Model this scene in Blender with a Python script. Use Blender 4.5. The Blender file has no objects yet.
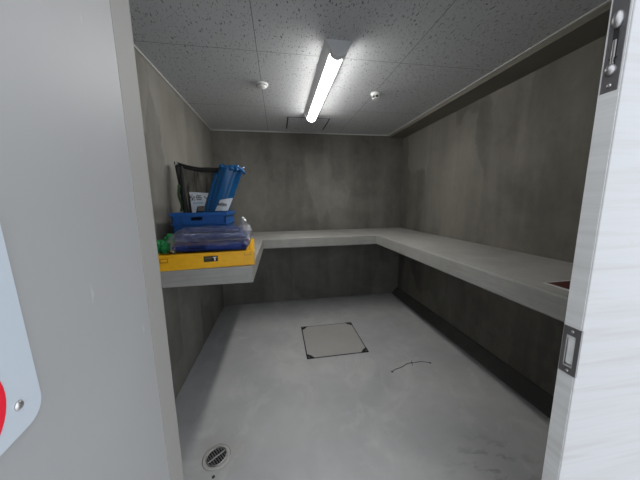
import bpy, bmesh, math, random
from mathutils import Vector, Matrix, noise
random.seed(7)
S = bpy.context.scene
COL = S.collection
pi = math.pi

# ------------------------------------------------------------------ camera
CAM = Vector((0.8196, 0.0, 1.4576))
cd = bpy.data.cameras.new('camera')
cam = bpy.data.objects.new('camera', cd)
COL.objects.link(cam)
r = Vector((0.98604116, -0.16598023, -0.01316757))
u = Vector((0.03810708, 0.14798288, 0.98825549))
f = Vector((0.1620823, 0.97496237, -0.15224223))
m = Matrix((r, u, -f)).transposed().to_4x4()
m.translation = CAM
cam.matrix_world = m
cd.sensor_width = 36.0
cd.lens = 246.66 / 640 * 36
cd.clip_start = 0.01
S.camera = cam

# ------------------------------------------------------------------ daylight behind the open doorway
W_ = bpy.data.worlds.new('sky')
S.world = W_
W_.use_nodes = True
wn = W_.node_tree.nodes
bg = wn['Background']
bg.inputs['Color'].default_value = (0.88, 0.93, 1.0, 1)
bg.inputs['Strength'].default_value = 2.6
S.view_settings.view_transform = 'Standard'
S.view_settings.look = 'None'
S.view_settings.exposure = 0.0
S.view_settings.gamma = 1.0
S.view_settings.use_curve_mapping = False
LAMP = 47.0

# ------------------------------------------------------------------ dimensions
W, D, H = 2.668, 3.548, 2.40
ZS, TS = 1.052, 0.112                     # shelf top and thickness
DB, WR, WL, YL = 0.734, 0.682, 0.640, 1.61
G = 0.23                                  # gap between ceiling boards and right wall
YF = 0.53                                 # inner face of the front wall
FL = 0.0

# ------------------------------------------------------------------ materials
def mat(name, col, rough=0.6, metal=0.0, spec=0.5, **kw):
    M = bpy.data.materials.new(name)
    M.use_nodes = True
    b = M.node_tree.nodes['Principled BSDF']
    b.inputs['Base Color'].default_value = (*col, 1)
    b.inputs['Roughness'].default_value = rough
    b.inputs['Metallic'].default_value = metal
    b.inputs['Specular IOR Level'].default_value = spec
    for k, v in kw.items():
        b.inputs[k.replace('_', ' ')].default_value = v
    return M

class N:
    """small node builder"""
    def __init__(s, M):
        s.M = M; s.t = M.node_tree; s.b = s.t.nodes.get('Principled BSDF')
    def n(s, typ, **kw):
        x = s.t.nodes.new(typ)
        for k, v in kw.items():
            if k in ('ins',):
                for a, b in v.items(): s.set(x, a, b)
            else: setattr(x, k, v)
        return x
    def set(s, x, a, v):
        i = x.inputs[a]
        if hasattr(v, 'is_output'): s.t.links.new(v, i)
        elif isinstance(v, tuple) and len(v) == 3 and i.type == 'RGBA': i.default_value = (*v, 1)
        else: i.default_value = v
    def coord(s, scale=(1, 1, 1), loc=(0, 0, 0)):
        tc = s.n('ShaderNodeTexCoord')
        mp = s.n('ShaderNodeMapping', ins={'Vector': tc.outputs['Object'], 'Scale': scale, 'Location': loc})
        return mp.outputs['Vector']
    def noise(s, v, scale, detail=3.0, rough=0.55, dist=0.0):
        return s.n('ShaderNodeTexNoise', ins={'Vector': v, 'Scale': scale, 'Detail': detail, 'Roughness': rough, 'Distortion': dist}).outputs['Fac']
    def rng(s, v, a, b, c=0.0, d=1.0):
        return s.n('ShaderNodeMapRange', ins={'Value': v, 'From Min': a, 'From Max': b, 'To Min': c, 'To Max': d}).outputs['Result']
    def mix(s, fac, a, b, mode='MIX'):
        x = s.n('ShaderNodeMix', data_type='RGBA', blend_type=mode)
        s.set(x, 0, fac); s.set(x, 6, a); s.set(x, 7, b)
        return x.outputs[2]
    def math(s, op, a, b=0.0):
        x = s.n('ShaderNodeMath', operation=op)
        s.set(x, 0, a); s.set(x, 1, b)
        return x.outputs[0]
    def sep(s, v):
        x = s.n('ShaderNodeSeparateXYZ'); s.set(x, 0, v); return x.outputs
    def bump(s, h, strength=0.2, dist=0.01):
        x = s.n('ShaderNodeBump', ins={'Height': h, 'Strength': strength, 'Distance': dist})
        s.t.links.new(x.outputs['Normal'], s.b.inputs['Normal'])
    def out(s, col=None, rough=None):
        if col is not None: s.set(s.b, 'Base Color', col)
        if rough is not None: s.set(s.b, 'Roughness', rough)

def concrete(name, lo, hi, off=0.0, streak=0.5, pm=1.0):
    M = mat(name, hi, 0.8, spec=0.25); k = N(M)
    v = k.coord(loc=(off, off * .7, off * .3))
    big = k.rng(k.noise(v, 1.5, 4, .55, .5), .32, .68)
    st = k.rng(k.noise(k.coord((3.4, 3.4, 0.42), (off, off, 0)), 1.0, 5, .6, .35), .36, .66)
    fine = k.rng(k.noise(v, 13, 6, .68, .2), .3, .7)
    fac = k.math('ADD', k.math('MULTIPLY', big, .5), k.math('MULTIPLY', st, streak * .6))
    fac = k.math('ADD', fac, k.math('MULTIPLY', fine, .22))
    c = k.mix(k.rng(fac, .1, .5 + .22 + streak * .5), lo, hi)
    # pour marks: tall trowelled patches, each a little paler or darker, with ragged edges
    wob = k.n('ShaderNodeTexNoise', ins={'Vector': v, 'Scale': 5.0, 'Detail': 4.0}).outputs['Color']
    pz = k.n('ShaderNodeMix', data_type='RGBA', blend_type='ADD', ins={0: .22})
    k.set(pz, 6, k.coord((2.1, 2.1, .75), (off + 3.1, off + 1.7, off))); k.set(pz, 7, wob)
    vo = k.n('ShaderNodeTexVoronoi', feature='SMOOTH_F1', distance='CHEBYCHEV',
             ins={'Vector': pz.outputs[2], 'Scale': 1.0, 'Smoothness': .06, 'Randomness': .9})
    pr = k.sep(vo.outputs['Color'])[0]
    c = k.mix(k.rng(pr, .45, 1.0, 0, .34 * pm), c, tuple(x * 1.35 for x in hi))
    c = k.mix(k.rng(pr, .5, 0.0, 0, .30 * pm), c, tuple(x * .7 for x in lo))
    k.out(c, k.rng(fine, 0, 1, .7, .88))
    k.bump(fine, .12, .004)
    return M

M_wall_l = concrete('concrete_left', (.15, .142, .125), (.29, .278, .25), 0.0, .6)
M_wall_b = concrete('concrete_back', (.10, .096, .085), (.235, .226, .202), 5.3, .6, .45)
M_wall_r = concrete('concrete_right', (.11, .104, .09), (.235, .224, .196), 9.1, .75)
def shelf_mat():
    M = concrete('concrete_shelf', (.28, .275, .255), (.40, .395, .375), 2.2, .1, 0.0); k = N(M)
    c0 = k.b.inputs['Base Color'].links[0].from_socket
    st = k.rng(k.noise(k.coord((1.6, 1.6, 60)), 2.5, 4, .65, .3), .42, .68)
    sc = k.rng(k.noise(k.coord((1, 1, 1), (4, 2, 0)), 11, 5, .7, .6), .58, .72)
    nz = k.sep(k.n('ShaderNodeNewGeometry').outputs['Normal'])[2]
    side = k.rng(k.math('ABSOLUTE', nz), .3, .7, 1, 0)       # board-marked edge, smooth top
    c = k.mix(k.math('MULTIPLY', k.math('MULTIPLY', st, side), .45), c0, (.22, .22, .22))
    c = k.mix(k.math('MULTIPLY', sc, .35), c, (.24, .235, .22))
    k.out(c); return M
M_shelf = shelf_mat()
M_beam = concrete('concrete_beam', (.15, .142, .12), (.215, .205, .17), 6.4, .2, .2)
M_base = concrete('concrete_cove', (.085, .082, .079), (.14, .135, .128), 4.0, .3, .2)
M_slab = mat('bare_slab', (.2, .19, .17), .9)
M_pave = mat('pale_paving', (.62, .62, .61), .85)
M_ext = mat('exterior_paint', (.55, .55, .56), .8)

def floor_mat():
    M = mat('painted_floor', (.42, .43, .45), .42, spec=.35); k = N(M)
    v = k.coord()
    big = k.rng(k.noise(v, 1.5, 4, .55, .6), .3, .7)
    mid = k.rng(k.noise(v, 6, 4, .6, .3), .3, .72)
    fine = k.noise(v, 40, 4, .7)
    c = k.mix(big, (.42, .43, .44), (.58, .58, .575))
    c = k.mix(k.math('MULTIPLY', mid, .45), c, (.41, .41, .41))
    sw = k.rng(k.noise(k.coord((1.2, .8, 1), (2, 5, 0)), 2.6, 5, .62, 1.4), .54, .62)
    c = k.mix(k.math('MULTIPLY', sw, .30), c, (.64, .635, .625))
    # faint scuffs and dirt near the entrance and drain
    xy = k.sep(v)
    dx = k.math('SUBTRACT', xy[0], 1.95); dy = k.math('SUBTRACT', xy[1], .98)
    d = k.math('SQRT', k.math('ADD', k.math('MULTIPLY', dx, dx), k.math('MULTIPLY', k.math('MULTIPLY', dy, dy), 2.0)))
    sc = k.rng(k.noise(k.coord((1, 2.2, 1)), 9, 3, .6, .5), .52, .64)
    c = k.mix(k.math('MULTIPLY', k.math('MULTIPLY', sc, k.rng(d, .35, .1)), .42), c, (.16, .15, .145))
    dx = k.math('SUBTRACT', xy[0], .43); dy = k.math('SUBTRACT', xy[1], 1.33)
    d = k.math('SQRT', k.math('ADD', k.math('MULTIPLY', dx, dx), k.math('MULTIPLY', dy, dy)))
    c = k.mix(k.math('MULTIPLY', k.rng(d, .2, .08), k.rng(mid, 0, 1, .2, .5)), c, (.36, .345, .31))
    k.out(c, k.rng(mid, 0, 1, .36, .55))
    k.bump(k.math('ADD', mid, k.math('MULTIPLY', fine, .3)), .05, .004)
    return M
M_floor = floor_mat()

def ceiling_mat():
    M = mat('pitted_ceiling_board', (.5, .5, .5), .9, spec=.1); k = N(M)
    v = k.coord((1.0, .45, 1))
    a = k.noise(v, 115, 2, .45, .7)
    b = k.noise(k.coord((1, .6, 1), (3, 1, 0)), 150, 2, .5, .5)
    pit = k.math('MAXIMUM', k.rng(a, .615, .67), k.math('MULTIPLY', k.rng(b, .66, .72), .7))
    c = k.mix(pit, (.56, .575, .59), (.20, .20, .205))
    xy = k.sep(k.coord())
    seam = None
    for i, w in ((0, (.725, 1.692)), (1, (.84, 1.752, 2.68))):
        for p in w:
            s = k.math('LESS_THAN', k.math('ABSOLUTE', k.math('SUBTRACT', xy[i], p)), .0018)
            seam = s if seam is None else k.math('MAXIMUM', seam, s)
    c = k.mix(seam, c, (.17, .17, .17))
    k.out(c); k.bump(k.math('MULTIPLY', pit, -1.0), .5, .004)
    return M
M_ceil = ceiling_mat()

def wood(name, axis):
    M = mat(name, (.8, .8, .8), .5, spec=.3); k = N(M)
    sc = (.7, .7, 16.0)
    v = k.coord(sc)
    a = k.rng(k.noise(v, 3.0, 5, .6, .35), .46, .72)
    b = k.rng(k.noise(k.coord((2, 2, 60)), 2.0, 3, .6), .35, .7)
    c = k.mix(a, (.365, .365, .37), (.325, .317, .312))
    c = k.mix(k.math('MULTIPLY', b, .15), c, (.34, .335, .335))
    spot = k.rng(k.noise(k.coord((3.0, 3.0, 14), (1.7, 0, .4)), 3, 4, .65, .6), .62, .74)
    c = k.mix(k.math('MULTIPLY', spot, .3), c, (.315, .28, .265))
    k.out(c); k.bump(b, .03, .001)
    return M
M_wood = wood('white_wood_grain', 0)

M_wood2 = mat('bounce_lit_edge', (.62, .62, .61), .5, spec=.3); _k = N(M_wood2)  # paler than the leaf: bounce light on its edge put into the colour
_n = _k.rng(_k.noise(_k.coord((.7, .7, 16)), 3, 5, .6, .35), .4, .75)
_k.out(_k.mix(_n, (.64, .64, .63), (.53, .525, .51)))

def grey_paint():
    M = mat('grey_painted_steel', (.42, .42, .415), .5, spec=.35); k = N(M)
    v = k.coord((1, 1, 1))
    n1 = k.rng(k.noise(v, 3, 3), .3, .7)
    c = k.mix(n1, (.275, .273, .270), (.295, .293, .29))
    s = k.rng(k.noise(k.coord((5, 40, 9), (.3, .2, .6)), 1.7, 2, .4, 1.2), .735, .76)
    c = k.mix(k.math('MULTIPLY', s, .22), c, (.52, .52, .52))
    k.out(c); k.bump(k.noise(v, 400, 2), .03, .001)
    return M
M_grey = grey_paint()
M_frame = mat('frame_paint', (.245, .238, .22), .6, spec=.25)
M_trimw = mat('white_trim', (.55, .55, .53), .6)
M_trimo = mat('aged_trim', (.33, .32, .26), .6)
M_white = mat('white_plastic', (.72, .72, .72), .45)
M_lampb = mat('lamp_enamel', (.82, .84, .86), .45)
M_plate = mat('sign_white', (.42, .46, .50), .3)
M_red = mat('sign_red', (.62, .012, .03), .35)
M_darkred = mat('dark_red_face', (.075, .012, .011), .4)
M_steel = mat('brushed_steel', (.50, .49, .48), .38, .9)
M_dsteel = mat('dull_steel', (.20, .195, .20), .45, .75)
M_msteel = mat('worn_steel', (.33, .32, .32), .42, .85)
M_black = mat('black_gap', (.012, .012, .012), .7)
M_dark = mat('dark_metal', (.05, .048, .046), .55, .3)
M_recess = mat('recess_grey_green', (.40, .47, .43), .35, .2)
M_lid = concrete('hatch_infill', (.40, .39, .375), (.47, .455, .44), 7.7, .1, 0.0)
M_collar = mat('mortar_collar', (.42, .415, .39), .8)

def plastic(name, col, rough=.45):
    M = mat(name, col, rough, spec=.4); k = N(M)
    n1 = k.rng(k.noise(k.coord(), 30, 3, .6), .3, .7)
    k.out(k.mix(n1, tuple(x * .92 for x in col), tuple(min(1, x * 1.06) for x in col)))
    return M
M_yel = plastic('yellow_plastic', (.84, .43, .008))
M_yeld = plastic('yellow_plastic_mark', (.45, .21, .006))
M_blue = plastic('blue_crate_plastic', (.010, .09, .32))
M_blueb = plastic('blue_sack', (.004, .085, .24), .35)
M_bluet = plastic('blue_tarp', (.014, .036, .18), .35)
M_green = plastic('green_net', (.010, .21, .055), .5)
M_paper = mat('label_paper', (.62, .66, .70), .6)
M_paperb = mat('label_blue_tint', (.36, .50, .60), .6)
M_ink = mat('label_ink', (.03, .03, .04), .7)
M_film_w = mat('label_white_mark', (.75, .7, .6), .6)

def film():
    M = bpy.data.materials.new('clear_film'); M.use_nodes = True
    t = M.node_tree; k = N(M)
    t.nodes.remove(k.b); k.b = None
    tr = k.n('ShaderNodeBsdfTransparent', ins={'Color': (.93, .94, .96)})
    gl = k.n('ShaderNodeBsdfGlossy', ins={'Color': (.9, .92, .95), 'Roughness': .05})
    df = k.n('ShaderNodeBsdfTranslucent', ins={'Color': (.8, .83, .9)})
    d2 = k.n('ShaderNodeBsdfDiffuse', ins={'Color': (.75, .78, .85)})
    v = k.coord((1, 1.6, 2.2))
    bp = k.n('ShaderNodeBump', ins={'Height': k.noise(v, 11, 4, .55, 1.6), 'Strength': .8, 'Distance': .02})
    t.links.new(bp.outputs[0], gl.inputs['Normal'])
    lw = k.n('ShaderNodeLayerWeight', ins={'Blend': .35}); t.links.new(bp.outputs[0], lw.inputs['Normal'])
    m0 = k.n('ShaderNodeMixShader', ins={0: .6}); t.links.new(df.outputs[0], m0.inputs[1]); t.links.new(d2.outputs[0], m0.inputs[2])
    m1 = k.n('ShaderNodeMixShader', ins={0: .05}); t.links.new(tr.outputs[0], m1.inputs[1]); t.links.new(m0.outputs[0], m1.inputs[2])
    fac = k.math('ADD', k.math('MULTIPLY', lw.outputs['Facing'], .30), .15)
    m2 = k.n('ShaderNodeMixShader'); k.set(m2, 0, fac)
    t.links.new(m1.outputs[0], m2.inputs[1]); t.links.new(gl.outputs[0], m2.inputs[2])
    t.links.new(m2.outputs[0], t.nodes['Material Output'].inputs['Surface'])
    return M
M_film = film()

def netting():
    M = mat('black_netting', (.016, .016, .014), .8); k = N(M)
    c = k.coord()
    xy = k.sep(c)
    h = None
    for e in (k.math('ADD', xy[0], xy[2]), k.math('SUBTRACT', xy[0], xy[2]), k.math('ADD', xy[1], xy[2])):
        w = k.math('ABSOLUTE', k.math('SUBTRACT', k.math('FRACT', k.math('MULTIPLY', e, 150.0)), .5))
        w = k.math('GREATER_THAN', w, .41)
        h = w if h is None else k.math('MAXIMUM', h, w)
    pl = k.rng(k.noise(k.coord((30, 30, 2)), 1.0, 3), .54, .66)
    a = k.math('MAXIMUM', h, pl)
    k.set(k.b, 'Alpha', k.rng(a, 0, 1, .06, 1.0))
    return M
M_net = netting()
M_hem = mat('black_hem', (.012, .012, .012), .7)
M_cordg = mat('green_cord', (.02, .07, .02), .7)

def glow(name, col, st):
    M = bpy.data.materials.new(name); M.use_nodes = True
    b = M.node_tree.nodes['Principled BSDF']
    b.inputs['Base Color'].default_value = (.9, .9, .9, 1)
    b.inputs['Emission Color'].default_value = (*col, 1)
    b.inputs['Emission Strength'].default_value = st
    return M
M_glow = glow('lamp_diffuser', (1.0, .985, .95), LAMP)

# ------------------------------------------------------------------ mesh helpers
def box(bm, x0, x1, y0, y1, z0, z1, bev=0.0, seg=2):
    b = bmesh.new()
    g = bmesh.ops.create_cube(b, size=1.0)
    for v in b.verts:
        v.co = Vector(((x0 + x1) / 2 + v.co.x * (x1 - x0), (y0 + y1) / 2 + v.co.y * (y1 - y0), (z0 + z1) / 2 + v.co.z * (z1 - z0)))
    if bev: bmesh.ops.bevel(b, geom=list(b.edges), offset=bev, segments=seg, affect='EDGES', profile=.5)
    join(bm, b)
def join(bm, b):
    me = bpy.data.meshes.new('t'); b.to_mesh(me); b.free(); bm.from_mesh(me); bpy.data.meshes.remove(me)
def prism(bm, pts, ext, axis='z', a=0.0, bev=0.0):
    """polygon pts (2D) extruded along axis from a by ext"""
    b = bmesh.new()
    def P(p, h):
        return {'z': (p[0], p[1], h), 'y': (p[0], h, p[1]), 'x': (h, p[0], p[1])}[axis]
    v0 = [b.verts.new(P(p, a)) for p in pts]
    v1 = [b.verts.new(P(p, a + ext)) for p in pts]
    n = len(pts)
    b.faces.new(v0); b.faces.new(v1)
    for i in range(n): b.faces.new((v0[i], v0[(i + 1) % n], v1[(i + 1) % n], v1[i]))
    bmesh.ops.recalc_face_normals(b, faces=b.faces)
    if bev: bmesh.ops.bevel(b, geom=list(b.edges), offset=bev, segments=2, affect='EDGES', profile=.5)
    join(bm, b)
def lathe(bm, prof, c=(0, 0, 0), n=32, rot=None):
    b = bmesh.new(); rings = []
    for (rad, h) in prof:
        rings.append([b.verts.new((rad * math.cos(2 * pi * i / n), rad * math.sin(2 * pi * i / n), h)) for i in range(n)])
    for a, d in zip(rings, rings[1:]):
        for i in range(n): b.faces.new((a[i], a[(i + 1) % n], d[(i + 1) % n], d[i]))
    b.faces.new(rings[0][::-1]); b.faces.new(rings[-1])
    bmesh.ops.recalc_face_normals(b, faces=b.faces)
    if rot: bmesh.ops.transform(b, matrix=rot, verts=b.verts)
    bmesh.ops.translate(b, verts=b.verts, vec=Vector(c))
    join(bm, b)
def tube(bm, pts, rad, n=8, closed=False):
    b = bmesh.new(); pts = [Vector(p) for p in pts]; rings = []
    for i, p in enumerate(pts):
        if closed: t = pts[(i + 1) % len(pts)] - pts[i - 1]
        else: t = pts[min(i + 1, len(pts) - 1)] - pts[max(i - 1, 0)]
        t.normalize()
        a = t.orthogonal() if abs(t.z) > .9 else t.cross(Vector((0, 0, 1)))
        a.normalize(); c = t.cross(a)
        rr = rad(i / (len(pts) - 1)) if callable(rad) else rad
        rings.append([b.verts.new(p + a * rr * math.cos(2 * pi * k / n) + c * rr * math.sin(2 * pi * k / n)) for k in range(n)])
    prs = list(zip(rings, rings[1:])) + ([(rings[-1], rings[0])] if closed else [])
    for a, d in prs:
        for k in range(n): b.faces.new((a[k], a[(k + 1) % n], d[(k + 1) % n], d[k]))
    if not closed: b.faces.new(rings[0][::-1]); b.faces.new(rings[-1])
    bmesh.ops.recalc_face_normals(b, faces=b.faces)
    join(bm, b)
def obj(name, bm, m, parent=None, smooth=False):
    me = bpy.data.meshes.new(name); bm.to_mesh(me); bm.free()
    me.materials.append(m)
    if smooth:
        for p in me.polygons: p.use_smooth = True
    o = bpy.data.objects.new(name, me); COL.objects.link(o)
    if parent is not None:
        o.parent = parent
        # meshes are written in world coordinates: keep them there
        o.matrix_parent_inverse = parent_world(parent).inverted()
    return o
def parent_world(o):
    w = Matrix.LocRotScale(o.location, o.rotation_euler, o.scale)
    return w if o.parent is None else parent_world(o.parent) @ o.matrix_parent_inverse @ w
def B(): return bmesh.new()
def one(fn, *a, **k):
    bm = bmesh.new(); fn(bm, *a, **k); return bm
def struct(name, bm, m, parent=None, label=None):
    o = obj(name, bm, m, parent)
    if parent is None: o['kind'] = 'structure'
    if label: o['label'] = label
    return o
def thing(name, label, cat, loc, group=None):
    o = bpy.data.objects.new(name, None); COL.objects.link(o); o.location = loc
    o.empty_display_size = .1
    o['label'] = label; o['category'] = cat
    if group: o['group'] = group
    return o
def tag(o, label, cat):
    o['label'] = label; o['category'] = cat
    return o
def text_mesh(txt, size, mw, name, m, parent, depth=.0004):
    c = bpy.data.curves.new('txt', 'FONT'); c.body = txt; c.size = size
    c.align_x = 'CENTER'; c.align_y = 'CENTER'; c.extrude = depth; c.offset = size * .018
    o = bpy.data.objects.new('txt', c); COL.objects.link(o)
    dg = bpy.context.evaluated_depsgraph_get()
    me = bpy.data.meshes.new_from_object(o.evaluated_get(dg))
    bpy.data.objects.remove(o); bpy.data.curves.remove(c)
    bm = bmesh.new(); bm.from_mesh(me); bpy.data.meshes.remove(me)
    bmesh.ops.transform(bm, matrix=mw, verts=bm.verts)
    return obj(name, bm, m, parent)

# ================================================================== SETTING
struct('floor', one(box, -.12, W + .12, .43, D + .12, -.15, FL), M_floor, label='pale grey painted concrete floor')
struct('ground', one(box, -3.0, 6.0, -5.0, .43, -.17, -.02), M_pave)
struct('wall_left', one(box, -.12, 0, .53, D + .12, 0, 2.62), M_wall_l, label='bare concrete wall behind the crates')
struct('wall_right', one(box, W, W + .12, .53, D + .12, 0, 2.62), M_wall_r, label='bare concrete wall above the long shelf')
struct('wall_back', one(box, 0, W, D, D + .12, 0, 2.62), M_wall_b, label='bare concrete wall facing the doorway')
bm = B()
box(bm, -2.0, .54, .43, YF, -.02, 2.62); box(bm, 2.02, 4.5, .43, YF, -.02, 2.62); box(bm, .54, 2.02, .43, YF, 2.06, 2.62)
struct('wall_front', bm, M_ext)
struct('ceiling', one(box, 0, W - G, YF, D, H, H + .012), M_ceil, label='white pitted acoustic board ceiling')
struct('ceiling_slab', one(box, -.12, W + .12, .43, D + .12, 2.62, 2.72), M_slab)
# mouldings where the boards end
struct('trim_2', one(box, 0, .012, YF, D, H - .012, H), M_trimw, label='thin white ceiling edge moulding on the left wall')
struct('trim_4', one(box, .012, W - G - .02, D - .012, D, H - .010, H), M_trimw)
bm = B(); box(bm, W - G - .016, W - G, YF, D, H - .007, H)
struct('trim_3', bm, M_trimw, label='pale ceiling edge moulding along the gap at right')
struct('ceiling_beam', one(box, W - G, W, YF, D, H - .038, 2.62, .002), M_beam, label='shallow concrete beam along the top of the right wall')
# dark sloping cove at the foot of the right wall
struct('baseboard_right', one(prism, [(W - .105, 0), (W, 0), (W, .088), (W - .012, .086)], D - YF, 'y', YF), M_base)
# steel door frame
bm = B()
prism(bm, [(.54, .426), (.603, .426), (.5985, .488), (.54, .53)], 2.06, 'z', 0, .0012)
struct('trim_5', bm, M_frame, label='grey steel door frame, left jamb')
bm = B()
box(bm, 1.948, 2.02, .42, .53, 0, 2.06); box(bm, .60, 1.948, .425, .53, 2.03, 2.06)
struct('trim_7', bm, M_frame)

# left leaf: grey, swung outwards towards the viewer
a = .14
dl = Vector((math.sin(a), -math.cos(a), 0)); nl = Vector((math.cos(a), math.sin(a), 0)); hq = Vector((.606, .42, 0))
def leaf_pt(s, n, z): return hq + dl * s + nl * n + Vector((0, 0, z))
def leaf_M():
    return Matrix(((dl.x, 0, nl.x, hq.x), (dl.y, 0, nl.y, hq.y), (0, 1, 0, 0), (0, 0, 0, 1)))   # local x=s, y=z(up), z=n
bm = one(box, 0, .86, .012, 2.025, -.04, 0, .002)
bmesh.ops.transform(bm, matrix=leaf_M(), verts=bm.verts)
bmesh.ops.recalc_face_normals(bm, faces=bm.faces)
d1 = struct('door_1', bm, M_grey, label='grey painted steel door leaf swung open at left')
# sign plate on it
root = thing('sign_plate', 'white rounded sign plate with red mark on the grey door leaf at left', 'sign', leaf_pt(.30, .0, 1.306))
s0, s1, z0, z1, rad = .2255, .2255 + .15, 1.306, 1.476, .014
pts = []
for (cx, cy, a0) in ((s1 - rad, z0 + rad, -90), (s1 - rad, z1 - rad, 0), (s0 + rad, z1 - rad, 90), (s0 + rad, z0 + rad, 180)):
    for i in range(7):
        t = math.radians(a0 + i * 15); pts.append((cx + rad * math.cos(t), cy + rad * math.sin(t)))
tl = math.radians(1.8)
pts = [(s0 + (px - s0) * math.cos(tl) + (py - z0) * math.sin(tl), z0 + (py - z0) * math.cos(tl) - (px - s0) * math.sin(tl) * .3) for px, py in pts]
bm = one(prism, pts, .0025, 'z', 0.0002)
bmesh.ops.transform(bm, matrix=leaf_M(), verts=bm.verts); bmesh.ops.recalc_face_normals(bm, faces=bm.faces)
obj('plate', bm, M_plate, root)
bm = B(); n = 48; cx, cz, R1, R0 = .2515 + .034, 1.3405, .034, .017
pts = [(cx + R1 * math.cos(2 * pi * i / n), cz + R1 * math.sin(2 * pi * i / n)) for i in range(n)]
prism(bm, pts, .0006, 'z', .0026)
bmesh.ops.transform(bm, matrix=leaf_M(), verts=bm.verts); bmesh.ops.recalc_face_normals(bm, faces=bm.faces)
obj('red_mark', bm, M_red, root)
for (ss, zz) in ((s0 + .019, z0 + .0195), (s1 - .019, z0 + .0195), (s0 + .019, z1 - .0195), (s1 - .019, z1 - .0195)):
    bm = one(lathe, [(.0032, .0026), (.0032, .0034), (.0024, .0042), (.0008, .0045)], (ss, zz, 0), 16)
    bmesh.ops.transform(bm, matrix=leaf_M(), verts=bm.verts); bmesh.ops.recalc_face_normals(bm, faces=bm.faces)
    obj('screw', bm, M_steel, root, True)

# right leaf: white wood grain, closed, its free edge shows the bolt and the strike
XE = 1.493
d2 = struct('door_2', one(box, XE, 1.943, .418, .456, .012, 2.025, .0025, 3), M_wood, label='white wood grain door leaf at right')
edge_lit = obj('bounce_lit_edge', one(box, XE - .0008, XE + .002, .4205, .4542, .014, 2.023, .0003), M_wood2, d2)  # strip added over the leaf edge, its pale colour stands in for bounce light
fb = obj('flush_bolt', one(box, XE - .0015, XE + .01, .4235, .4515, 1.671, 1.915, .0006), M_dsteel, d2)
fb['label'] = 'dark steel flush bolt let into the door edge'
bm = B(); box(bm, XE - .0022, XE + .004, .4335, .4425, 1.722, 1.80)
obj('bolt_slot', bm, M_black, fb)
bm = B(); box(bm, XE - .004, XE + .004, .4352, .4408, 1.722, 1.768, .0012)
obj('slide_bar', bm, M_msteel, fb)
rx = Matrix.Rotation(-pi / 2, 4, 'Y')
for z, s in ((1.803, 1.75), (1.712, 1.15)):
    bm = B(); lathe(bm, [(.0088, 0), (.0092, .003), (.0078, .0075), (.004, .0105), (.0008, .0115)], (0, 0, 0), 20, rx)
    bmesh.ops.scale(bm, vec=(1, .92, s), verts=bm.verts); bmesh.ops.translate(bm, vec=(XE - .001, .4375, z), verts=bm.verts)
    obj('thumb_lever', bm, M_msteel, fb, True)
bm = one(prism, [(.4310, 1.735), (.4440, 1.735), (.4375, 1.722)], .0035, 'x', XE - .0035)
obj('lever_notch', bm, M_black, fb)
for z in (1.683, 1.902):
    bm = B(); lathe(bm, [(.0040, 0), (.0036, .0014), (.0010, .0018)], (XE - .0014, .4375, z), 16, rx)
    obj('screw', bm, M_steel, fb, True)
bm = B(); y0, y1, z0, z1 = .4175, .4525, 1.041, 1.158
# strike plate with an opening
oy0, oy1, oz0, oz1 = .4265, .4455, 1.058, 1.137
for (ya, yb, za, zb) in ((y0, y1, z0, oz0), (y0, y1, oz1, z1), (y0, oy0, oz0, oz1), (oy1, y1, oz0, oz1)):
    box(bm, XE - .0022, XE + .003, ya, yb, za, zb)
st = obj('strike_plate', bm, M_dsteel, d2); st['label'] = 'dark steel strike plate let into the door edge'
obj('strike_box', one(box, XE - .0006, XE + .002, oy0, oy1, oz0, oz1), M_recess, st)
bm = B(); box(bm, XE - .0011, XE + .001, .4285, .4435, 1.061, 1.067); box(bm, XE - .0011, XE + .001, .441, .4440, 1.061, 1.130)
obj('strike_lip', bm, M_steel, st)
for z in (1.049, 1.148):
    bm = B(); lathe(bm, [(.0036, 0), (.0032, .0012), (.0010, .0016)], (XE - .0020, .435, z), 16, rx)
    obj('screw', bm, M_steel, st, True)

# ================================================================== SHELF
bm = B()
prism(bm, [(0, YL), (WL, YL), (WL, D - DB), (W - WR, D - DB), (W - WR, YF), (W, YF), (W, D), (0, D)], TS, 'z', ZS - TS, .009)
o = obj('concrete_shelf', bm, M_shelf)
tag(o, 'thick pale concrete shelf running round three walls', 'shelf')

# ================================================================== CEILING FITTINGS
L0, L1, LX = 1.572, 2.815, 1.210
lamp = thing('ceiling_lamp', 'long white tube ceiling lamp, switched on', 'lamp', (LX, (L0 + L1) / 2, H))
def lsec(top, bot, zt, zb): return [(LX - top, zt), (LX + top, zt), (LX + bot, zb), (LX - bot, zb)]
obj('housing', one(prism, lsec(.082, .046, H, 2.350), L1 - L0 - .02, 'y', L0 + .01), M_lampb, lamp)
half = [(LX + .043 * math.cos(pi + pi * i / 14), 2.352 + .036 * math.sin(pi + pi * i / 14)) for i in range(15)]
obj('diffuser', one(prism, half, L1 - L0 - .06, 'y', L0 + .045), M_glow, lamp, False)
cap = [(LX - .083, H), (LX - .050, 2.346)] + [(LX + .046 * math.cos(pi + pi * i / 12), 2.346 + .034 * math.sin(pi + pi * i / 12)) for i in range(13)] + [(LX + .050, 2.346), (LX + .083, H)]
for y, dy in ((L0, .046), (L1 - .014, .014)):
    obj('end_cap', one(prism, cap, dy, 'y', y), M_lampb, lamp)

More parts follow.
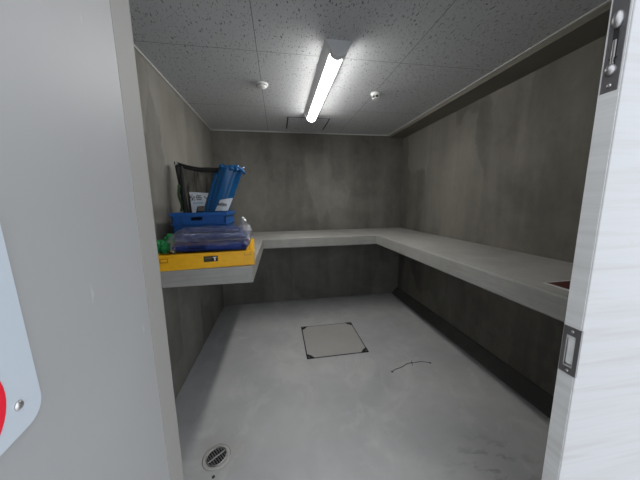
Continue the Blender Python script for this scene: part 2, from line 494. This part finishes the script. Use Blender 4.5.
det = thing('smoke_detector', 'low round white detector on the ceiling left of the lamp', 'detector', (.727, 2.195, H))
obj('base', one(lathe, [(.050, 0), (.050, -.010), (.046, -.014)], (.727, 2.195, H)), M_white, det, True)
obj('cover', one(lathe, [(.040, -.013), (.038, -.020), (.024, -.030), (.004, -.033)], (.727, 2.195, H)), M_white, det, True)
obj('vent_slot', one(lathe, [(.0425, -.0135), (.0425, -.0165), (.030, -.0166)], (.727, 2.195, H)), M_dark, det)
det = thing('heat_detector', 'white ceiling detector with dark cage right of the lamp', 'detector', (1.708, 2.235, H))
obj('base', one(lathe, [(.044, 0), (.044, -.018), (.040, -.023)], (1.708, 2.235, H)), M_white, det, True)
cg = obj('cage', one(lathe, [(.030, -.021), (.030, -.040), (.024, -.045)], (1.708, 2.235, H)), M_dark, det)
bm = B()
for i in range(6):
    t = i * pi / 3; cx, cy = 1.708 + .030 * math.cos(t), 2.235 + .030 * math.sin(t)
    tube(bm, [(cx, cy, H - .02), (cx, cy, H - .046)], .0035, 6)
lathe(bm, [(.033, -.044), (.033, -.048), (.012, -.052)], (1.708, 2.235, H))
obj('cap', bm, M_white, cg)

hx0, hx1, hy0, hy1 = .955, 1.447, 2.94, 3.38
root = thing('ceiling_hatch', 'square inspection hatch in the ceiling beyond the lamp', 'hatch', ((hx0 + hx1) / 2, (hy0 + hy1) / 2, H))
obj('panel', one(box, hx0 + .018, hx1 - .018, hy0 + .006, hy1 - .006, H - .005, H), M_ceil, root)
bm = B()
box(bm, hx0, hx0 + .018, hy0, hy1, H - .004, H); box(bm, hx1 - .018, hx1, hy0, hy1, H - .004, H)
box(bm, hx0 + .018, hx1 - .018, hy0, hy0 + .006, H - .004, H); box(bm, hx0 + .018, hx1 - .018, hy1 - .006, hy1, H - .004, H)
obj('frame', bm, M_dark, root)

# ================================================================== FLOOR FITTINGS
x0, x1, y0, y1 = 1.032, 1.640, 2.112, 2.722
root = thing('floor_hatch', 'square floor hatch with black metal corners', 'hatch', ((x0 + x1) / 2, (y0 + y1) / 2, 0))
obj('lid', one(box, x0 + .010, x1 - .010, y0 + .010, y1 - .010, 0, .004, .001), M_lid, root)
bm = B()
for q in ((x0, x0 + .010, y0, y1), (x1 - .010, x1, y0, y1), (x0 + .01, x1 - .01, y0, y0 + .010), (x0 + .01, x1 - .01, y1 - .010, y1)):
    box(bm, *q, 0, .003)
obj('frame', bm, M_dark, root)
for (cx, cy, sx, sy) in ((x0, y0, 1, 1), (x1, y0, -1, 1), (x0, y1, 1, -1), (x1, y1, -1, -1)):
    c = obj('corner_bracket', one(prism, [(cx, cy), (cx + sx * .078, cy), (cx + sx * .045, cy + sy * .045), (cx, cy + sy * .078)], .0052, 'z', 0.0003), M_black, root)
    obj('lifting_eye', one(lathe, [(.010, 0), (.010, .0065), (.006, .0068)], (cx + sx * .02, cy + sy * .02, 0), 16), M_dsteel, c)

cx, cy = .411, 1.312
root = thing('floor_drain', 'round floor drain with slotted metal grate', 'drain', (cx, cy, 0))
obj('collar', one(lathe, [(.078, 0), (.072, .0018), (.061, .0022), (.057, .0005)], (cx, cy, 0), 48), M_collar, root, True)
obj('well', one(lathe, [(.0565, .0008), (.055, .0014)], (cx, cy, 0), 40), M_black, root)
bm = B(); R0 = .054
ring = [(cx + R0 * math.cos(2 * pi * i / 40), cy + R0 * math.sin(2 * pi * i / 40), .004) for i in range(40)]
tube(bm, ring, .0042, 8, True)
ang = math.radians(38)
def rot(px, py): return (cx + px * math.cos(ang) - py * math.sin(ang), cy + px * math.sin(ang) + py * math.cos(ang))
for i in range(-4, 5):
    px = i * .0128; hl = math.sqrt(max(0, R0 ** 2 - px ** 2)) - .002
    for (a0, a1) in ((-hl, -.004), (.004, hl)):
        if hl > .012: tube(bm, [(*rot(px, a0), .0035), (*rot(px, a1), .0035)], .0030, 6)
tube(bm, [(*rot(-R0, 0), .004), (*rot(R0, 0), .004)], .0042, 6)
obj('grate', bm, M_msteel, root)
o = obj('floor_plug', one(lathe, [(.0085, 0), (.008, .002), (.003, .003)], (.420, 1.203, 0), 16), M_dark)
tag(o, 'tiny dark plug in the floor just in front of the round drain', 'plug')

pts = []
for t in range(25):
    q = t / 24
    x = 1.735 + (2.125 - 1.735) * q
    y = 1.803 + .085 * math.sin(q * pi * .62) * 1.05 + (-.03 * max(0, q - .62) / .38) + .006 * math.sin(q * 17)
    pts.append((x, y, .003))
bm = B(); tube(bm, pts, .0020, 6)
o = obj('wire_scrap', bm, M_dark); tag(o, 'thin dark curved wire scrap lying on the bare floor right of the hatch', 'wire')
for q in (0, 14, 24):
    obj('knot', one(lathe, [(.006, 0), (.009, .003), (.006, .006)], (pts[q][0], pts[q][1], .0005), 12), M_dark, o, True)
bm = B(); p = pts[14]; tube(bm, [(p[0] - .012, p[1] - .035, .003), (p[0], p[1], .004), (p[0] + .016, p[1] + .032, .003)], .0022, 6)
obj('cross_strand', bm, M_dark, o)

# red sign lying on the right shelf
root = thing('red_sign', 'dark red sign with white border lying on the shelf by the white door leaf', 'sign', (2.28, .80, ZS))
sx0, sx1, sy0, sy1 = 2.078, 2.520, .665, .965
obj('plate', one(box, sx0, sx1, sy0, sy1, ZS, ZS + .004, .001), M_trimw, root)
obj('face', one(box, sx0 + .012, sx1 - .012, sy0 + .012, sy1 - .012, ZS + .004, ZS + .0048), M_darkred, root)

# ================================================================== THINGS ON THE LEFT SHELF
# --- folded yellow crate
yx0, yx1, yy0, yy1, yz0, yz1 = .078, .652, 1.615, 2.17, ZS, ZS + .098
root = thing('folding_crate', 'yellow folding crate collapsed flat on the front of the left shelf', 'crate', ((yx0 + yx1) / 2, (yy0 + yy1) / 2, ZS))
bm = B(); box(bm, yx0, yx1, yy0, yy1, yz0, yz1 - .012, .006)
obj('body', bm, M_yel, root)
bm = B()
for q in ((yx0 - .003, yx1 + .003, yy0 - .004, yy0 + .03), (yx0 - .003, yx1 + .003, yy1 - .03, yy1 + .004), (yx0 - .003, yx0 + .03, yy0 + .03, yy1 - .03), (yx1 - .03, yx1 + .003, yy0 + .03, yy1 - .03)):
    box(bm, *q, yz1 - .014, yz1, .003)
rim = obj('rim', bm, M_yel, root)
for xx in (.101, yx1 - .062):       # moulded catches on the front
    bm = B(); w, h, zc = .044, .026, ZS + (.052 if xx < .3 else .068)
    for q in ((xx, xx + w, zc, zc + .004), (xx, xx + w, zc + h - .004, zc + h), (xx, xx + .004, zc, zc + h), (xx + w - .004, xx + w, zc, zc + h)):
        box(bm, q[0], q[1], yy0 - .0025, yy0 + .002, q[2], q[3])
    obj('catch', bm, M_yeld, root)
lb = obj('label', one(box, .345, .428, yy0 - .0022, yy0 + .001, ZS + .042, ZS + .078), M_black, root); lb['label'] = 'black label on the yellow front'
bm = B(); box(bm, .352, .392, yy0 - .003, yy0, ZS + .061, ZS + .070); box(bm, .352, .386, yy0 - .003, yy0, ZS + .052, ZS + .055)
obj('dim_mark', bm, mat('label_olive', (.10, .09, .02), .6), lb)
bm = B(); box(bm, .399, .420, yy0 - .003, yy0, ZS + .066, ZS + .071); box(bm, .406, .414, yy0 - .003, yy0, ZS + .047, ZS + .066)
obj('light_mark', bm, M_film_w, lb)
bm = B(); box(bm, yx1 - .030, yx1 - .014, yy0 + .02, yy0 + .05, yz1 - .010, yz1, .002)
obj('latch', bm, M_yel, rim)

# the crate sits slightly askew
pv = Matrix.Translation((yx1, yy0 + .028, 0)) @ Matrix.Rotation(math.radians(5.5), 4, 'Z') @ Matrix.Translation((-yx1, -yy0, 0))
root.matrix_world = pv @ Matrix.Translation(root.location)

# --- blue crate behind, open on top
bx0, bx1, by0, by1, bz0, bz1 = .094, .446, 1.850, 2.185, yz1 + .0005, 1.394
root = thing('plastic_crate', 'open blue plastic crate standing at the back of the yellow crate', 'crate', ((bx0 + bx1) / 2, (by0 + by1) / 2, bz0))
bm = B(); T = .006; hz0, hz1, hx0, hx1 = bz1 - .054, bz1 - .030, .214, .292
box(bm, bx0, bx1, by0, by1, bz0, bz0 + .008)
for q in ((bx0, bx1, bz0, hz0), (bx0, bx1, hz1, bz1), (bx0, hx0, hz0, hz1), (hx1, bx1, hz0, hz1)):
    box(bm, q[0], q[1], by0, by0 + T, q[2], q[3])
box(bm, bx0, bx1, by1 - T, by1, bz0, bz1); box(bm, bx0, bx0 + T, by0, by1, bz0, bz1); box(bm, bx1 - T, bx1, by0, by1, bz0, bz1)
obj('body', bm, M_blue, root)
bm = B()
for q in ((bx0 - .012, bx1 + .012, by0 - .012, by0), (bx0 - .012, bx1 + .012, by1, by1 + .012), (bx0 - .012, bx0, by0, by1), (bx1, bx1 + .012, by0, by1)):
    box(bm, *q, bz1 - .024, bz1 + .002, .003)
    box(bm, *q, bz1 - .085, bz1 - .078, .002)
obj('rim', bm, M_blue, root)
for xx in (.100, .150, .385, .432):
    obj('rib', one(box, xx, xx + .008, by0 - .007, by0 + .001, bz0 + .004, bz1 - .02, .001), M_blue, root)

# --- black mesh bag standing in the blue crate
root = thing('mesh_bag', 'black mesh bag with paper tag standing in the blue crate against the wall', 'bag', (.23, 2.03, bz0 + .008))
n, rows = 72, 26
def bag_pt(i, v):
    t = 2 * pi * i / n
    c, s = math.cos(t), math.sin(t)
    hx = .165 * (.80 + .28 * v); hy = .038
    x = .242 + hx * math.copysign(abs(c) ** .55, c)
    y = 2.105 + hy * math.copysign(abs(s) ** .7, s)
    left = max(0.0, (.25 - x) / .18)
    top = 1.726 + .044 * left ** 1.6
    z = bz0 + .012 + (top - bz0 - .012) * v
    x -= .012 * v * left; y += .028 * v
    w = noise.noise(Vector((x * 14, y * 14, z * 3))) * .012
    return Vector((x + w * .3, y + w, z))
bm = bmesh.new(); rg = []
for j in range(rows + 1): rg.append([bm.verts.new(bag_pt(i, j / rows)) for i in range(n)])
for j in range(rows):
    for i in range(n): bm.faces.new((rg[j][i], rg[j][(i + 1) % n], rg[j + 1][(i + 1) % n], rg[j + 1][i]))
bm.faces.new(rg[0][::-1])
obj('netting', bm, M_net, root, True)
bm = B(); tube(bm, [bag_pt(i, 1.0) for i in range(n)], .0085, 8, True)
tube(bm, [bag_pt(i, .975) for i in range(n)], .0075, 8, True)
obj('hem', bm, M_hem, root, True)
bm = B()
for i, rr in ((40, .010), (46, .006), (33, .008)):
    tube(bm, [bag_pt(i, j / 20) for j in range(21)], rr, 8)
tube(bm, [Vector((.114 - .004 * j / 12, 2.050 + .02 * j / 12, bz1 - .03 + .375 * j / 12)) for j in range(13)], .013, 8)
obj('edge_binding', bm, M_hem, root, True)
bm = B()
tube(bm, [Vector((.082 + .006 * math.sin(j * .9), 2.06 + .012 * math.sin(j * .6), 1.40 + .022 * j)) for j in range(10)], .010, 8)
obj('green_cord', bm, M_cordg, root, True)['label'] = 'green cord bundle'
bm = B(); tube(bm, [(.062, 2.10, 1.748), (.068, 2.09, 1.772), (.076, 2.10, 1.756)], .005, 8)
obj('toggle', bm, M_white, root, True)
tagm = [(.156, 1.547), (.296, 1.537), (.256, 1.437), (.204, 1.432), (.190, 1.387), (.164, 1.387)]
tg = obj('paper_tag', one(prism, tagm, .0012, 'y', 2.0490), M_paper, root); tg['label'] = 'white paper tag with dark characters'
rotx = Matrix.Rotation(pi / 2, 4, 'X')
text_mesh('空缶ヽ', .046, Matrix.Translation((.222, 2.0484, 1.500)) @ rotx, 'tag_writing', M_ink, tg, .0006)
obj('tag_line', one(box, .176, .252, 2.0482, 2.049, 1.454, 1.470), M_paperb, tg)
obj('tag_dark_line', one(box, .202, .252, 2.0482, 2.049, 1.4355, 1.4395), M_ink, tg)  # thin dark line below the blue one

# --- rolled blue sack leaning in the crate
root = thing('rolled_sack', 'tall bright blue rolled plastic sack leaning right in the blue crate', 'sack', (.33, 1.93, bz0 + .01))
def sack(bm, base, topc, r0, r1, z0, z1, seed, n=56, rows=34, flat=.62, flare=.0):
    rg = []
    for j in range(rows + 1):
        v = j / rows
        c = Vector(base).lerp(Vector(topc), v); z = z0 + (z1 - z0) * v
        ring = []
        for i in range(n):
            t = 2 * pi * i / n
            rr = r0 + (r1 - r0) * v
            pl = math.sin(t * 7 + seed + v * 1.2) * .032 + math.sin(t * 13 + seed * 2 - v) * .018
            w = noise.noise(Vector((math.cos(t) * 1.6 + seed, math.sin(t) * 1.6, v * 3.0))) * .16
            rr *= 1 + pl * (.5 + .8 * v) + w * .6
            if v > .86: rr *= 1 + flare * (v - .86) / .14
            zz = z + (0.007 * math.sin(t * 5 + seed) + .005 * math.sin(t * 11)) * max(0, (v - .75) / .25)
            ring.append(bm.verts.new((c.x + rr * math.cos(t), c.y + flat * rr * math.sin(t), zz - .10 * (rr * math.cos(t)) * v * 1.0)))
        rg.append(ring)
    for a, d in zip(rg, rg[1:]):
        for i in range(n): bm.faces.new((a[i], a[(i + 1) % n], d[(i + 1) % n], d[i]))
    bm.faces.new(rg[0][::-1])
    # gathered mouth: inner ring sinks
    last = rg[-1]; cc = sum((x.co for x in last), Vector()) / n
    inner = [bm.verts.new(cc + (x.co - cc) * .55 + Vector((0, 0, -.035))) for x in last]
    for i in range(n): bm.faces.new((last[i], last[(i + 1) % n], inner[(i + 1) % n], inner[i]))
    bm.faces.new(inner)
    bmesh.ops.recalc_face_normals(bm, faces=bm.faces)
bm = B(); sack(bm, (.285, 2.000, 0), (.484, 2.035, 0), .072, .080, bz0 + .012, 1.738, 1.3, flare=.12)
obj('sack_body', bm, M_blueb, root, True)
bm = B(); sack(bm, (.215, 2.000, 0), (.372, 2.03, 0), .028, .018, bz0 + .02, 1.685, 4.1, n=24, rows=20, flat=.5)
obj('side_flap', bm, M_blueb, root, True)
bm = B()
for s in range(5):
    x0_ = .418 + .034 * s
    tube(bm, [(x0_ - .016, 1.995, 1.715 - .006 * s), (x0_, 1.985, 1.732 - .007 * s), (x0_ + .014, 1.990, 1.726 - .008 * s), (x0_ + .024, 2.00, 1.708 - .008 * s)], lambda q: .014 + .004 * math.sin(q * 6), 8)
obj('gathered_mouth', bm, M_blueb, root, True)
# label wraps round the lower front of the sack
def label_patch(bm, cx0, cx1, za, zb, y, bow, k=10):
    rows = []
    for j in range(5):
        v = j / 4; z = za + (zb - za) * v
        rows.append([bm.verts.new((cx0 + (cx1 - cx0) * i / k + .04 * v, y - bow * math.sin(pi * i / k) + .006 * v, z + .012 * (i / k) * v)) for i in range(k + 1)])
    for a, d in zip(rows, rows[1:]):
        for i in range(k): bm.faces.new((a[i], a[i + 1], d[i + 1], d[i]))
bm = B(); label_patch(bm, .352, .446, 1.402, 1.484, 1.962, .014)
lp = obj('paper_label', bm, M_paper, root); lp['label'] = 'white paper label with dark strokes'
sm = lp.modifiers.new('thickness', 'SOLIDIFY'); sm.thickness = .0012
bm = B()
for i, (q, h) in enumerate(((.376, .026), (.390, .022), (.404, .028), (.418, .024), (.432, .020))):
    yy = 1.962 - .014 * math.sin(pi * min(1, max(0, (q - .352 - .018) / .094))) + .002
    box(bm, q, q + .007, yy - .0012, yy + .002, 1.436, 1.436 + h)
    if i in (1, 3): box(bm, q - .004, q + .012, yy - .0012, yy + .002, 1.446, 1.450)
obj('label_strokes', bm, M_ink, lp)

# --- folded blue sheeting in a clear bag, on the yellow crate
def folded(bm, x0, x1, y0, y1, z0, z1, seed, amp=.006, nx=46, ny=20, tilt=0.0):
    b = bmesh.new()
    g = {}
    def P(i, j, top):
        a, c = i / nx, j / ny
        x = x0 + (x1 - x0) * a; y = y0 + (y1 - y0) * c
        e = min(a, 1 - a) * (x1 - x0); e2 = min(c, 1 - c) * (y1 - y0)
        h = (z1 - z0) / 2
        rd = 1 - max(0, 1 - min(e, e2) / h) ** 2.2
        zc = (z0 + z1) / 2 + tilt * (c - .5)
        nz = noise.noise(Vector((x * 9 + seed, y * 9, seed))) * amp * 1.4 + noise.noise(Vector((x * 26, y * 20 + seed, 1))) * amp * .6
        z = zc + (h if top else -h) * max(.0, rd) + (nz if top else 0)
        sx = noise.noise(Vector((seed, y * 12, a * 3))) * amp * .8
        return Vector((x + sx, y + noise.noise(Vector((x * 10, seed, 2))) * amp * .8, max(z, z0)))
    T_ = [[b.verts.new(P(i, j, True)) for j in range(ny + 1)] for i in range(nx + 1)]
    L_ = [[b.verts.new(P(i, j, False)) for j in range(ny + 1)] for i in range(nx + 1)]
    for i in range(nx):
        for j in range(ny):
            b.faces.new((T_[i][j], T_[i + 1][j], T_[i + 1][j + 1], T_[i][j + 1]))
            b.faces.new((L_[i][j], L_[i][j + 1], L_[i + 1][j + 1], L_[i + 1][j]))
    for i in range(nx):
        b.faces.new((T_[i][0], L_[i][0], L_[i + 1][0], T_[i + 1][0])); b.faces.new((T_[i][ny], T_[i + 1][ny], L_[i + 1][ny], L_[i][ny]))
    for j in range(ny):
        b.faces.new((T_[0][j], T_[0][j + 1], L_[0][j + 1], L_[0][j])); b.faces.new((T_[nx][j], L_[nx][j], L_[nx][j + 1], T_[nx][j + 1]))
    bmesh.ops.recalc_face_normals(b, faces=b.faces)
    join(bm, b)
root = thing('bagged_sheeting', 'clear plastic bag of folded dark blue sheeting on the yellow crate', 'bag', (.38, 1.72, yz1))
zb = yz1 + .003
for k, (xa, xb, ya, yb, za, zt) in enumerate(((.155, .616, 1.640, 1.822, 0, .062), (.172, .600, 1.652, 1.826, .060, .112), (.215, .560, 1.690, 1.826, .108, .140))):
    bm = B(); folded(bm, xa, xb, ya, yb, zb + za, zb + zt, 2.3 * k + .4, .004)
    obj('folded_sheet', bm, M_bluet, root, True)
bm = B(); folded(bm, .142, .636, 1.626, 1.832, zb - .002, zb + .152, 11.0, .009, 60, 26)
# pulled out ends of the bag
fo = obj('clear_film', bm, M_film, root, True); fo['label'] = 'wrinkled clear plastic film'
bm = B()
def crumple(bm, c, s, seed, amp, sub=4, squash=None):
    b = bmesh.new(); bmesh.ops.create_icosphere(b, subdivisions=sub, radius=1.0)
    for v in b.verts:
        d = v.co.copy()
        q = 1 + amp * noise.noise(d * 1.7 + Vector((seed, 0, 0))) + amp * .8 * abs(noise.noise(d * 4.0 + Vector((0, seed, 0)))) + amp * .35 * noise.noise(d * 9 + Vector((0, 0, seed)))
        p = Vector((d.x * s[0], d.y * s[1], d.z * s[2])) * q
        if squash is not None: p.z = max(p.z, squash)
        v.co = p + Vector(c)
    join(bm, b)
crumple(bm, (.575, 1.775, 1.318), (.026, .024, .036), 3.0, .55)
crumple(bm, (.612, 1.745, 1.255), (.020, .026, .046), 5.0, .55)
obj('film_knot', bm, M_film, root, True)
bm = B(); crumple(bm, (.160, 1.650, yz1 + .028), (.015, .018, .026), 8.0, .5, 4, -.032)
obj('film_end', bm, M_film, root, True)

# --- green net bundle
bm = B(); crumple(bm, (.082, 1.715, yz1 + .030), (.040, .060, .044), 2.0, .6, 5, -.0295)
crumple(bm, (.104, 1.755, yz1 + .066), (.024, .030, .038), 6.0, .6, 5)
o = obj('green_bundle', bm, M_green, None, True)
tag(o, 'crumpled green net bundle on the left end of the yellow crate', 'net')
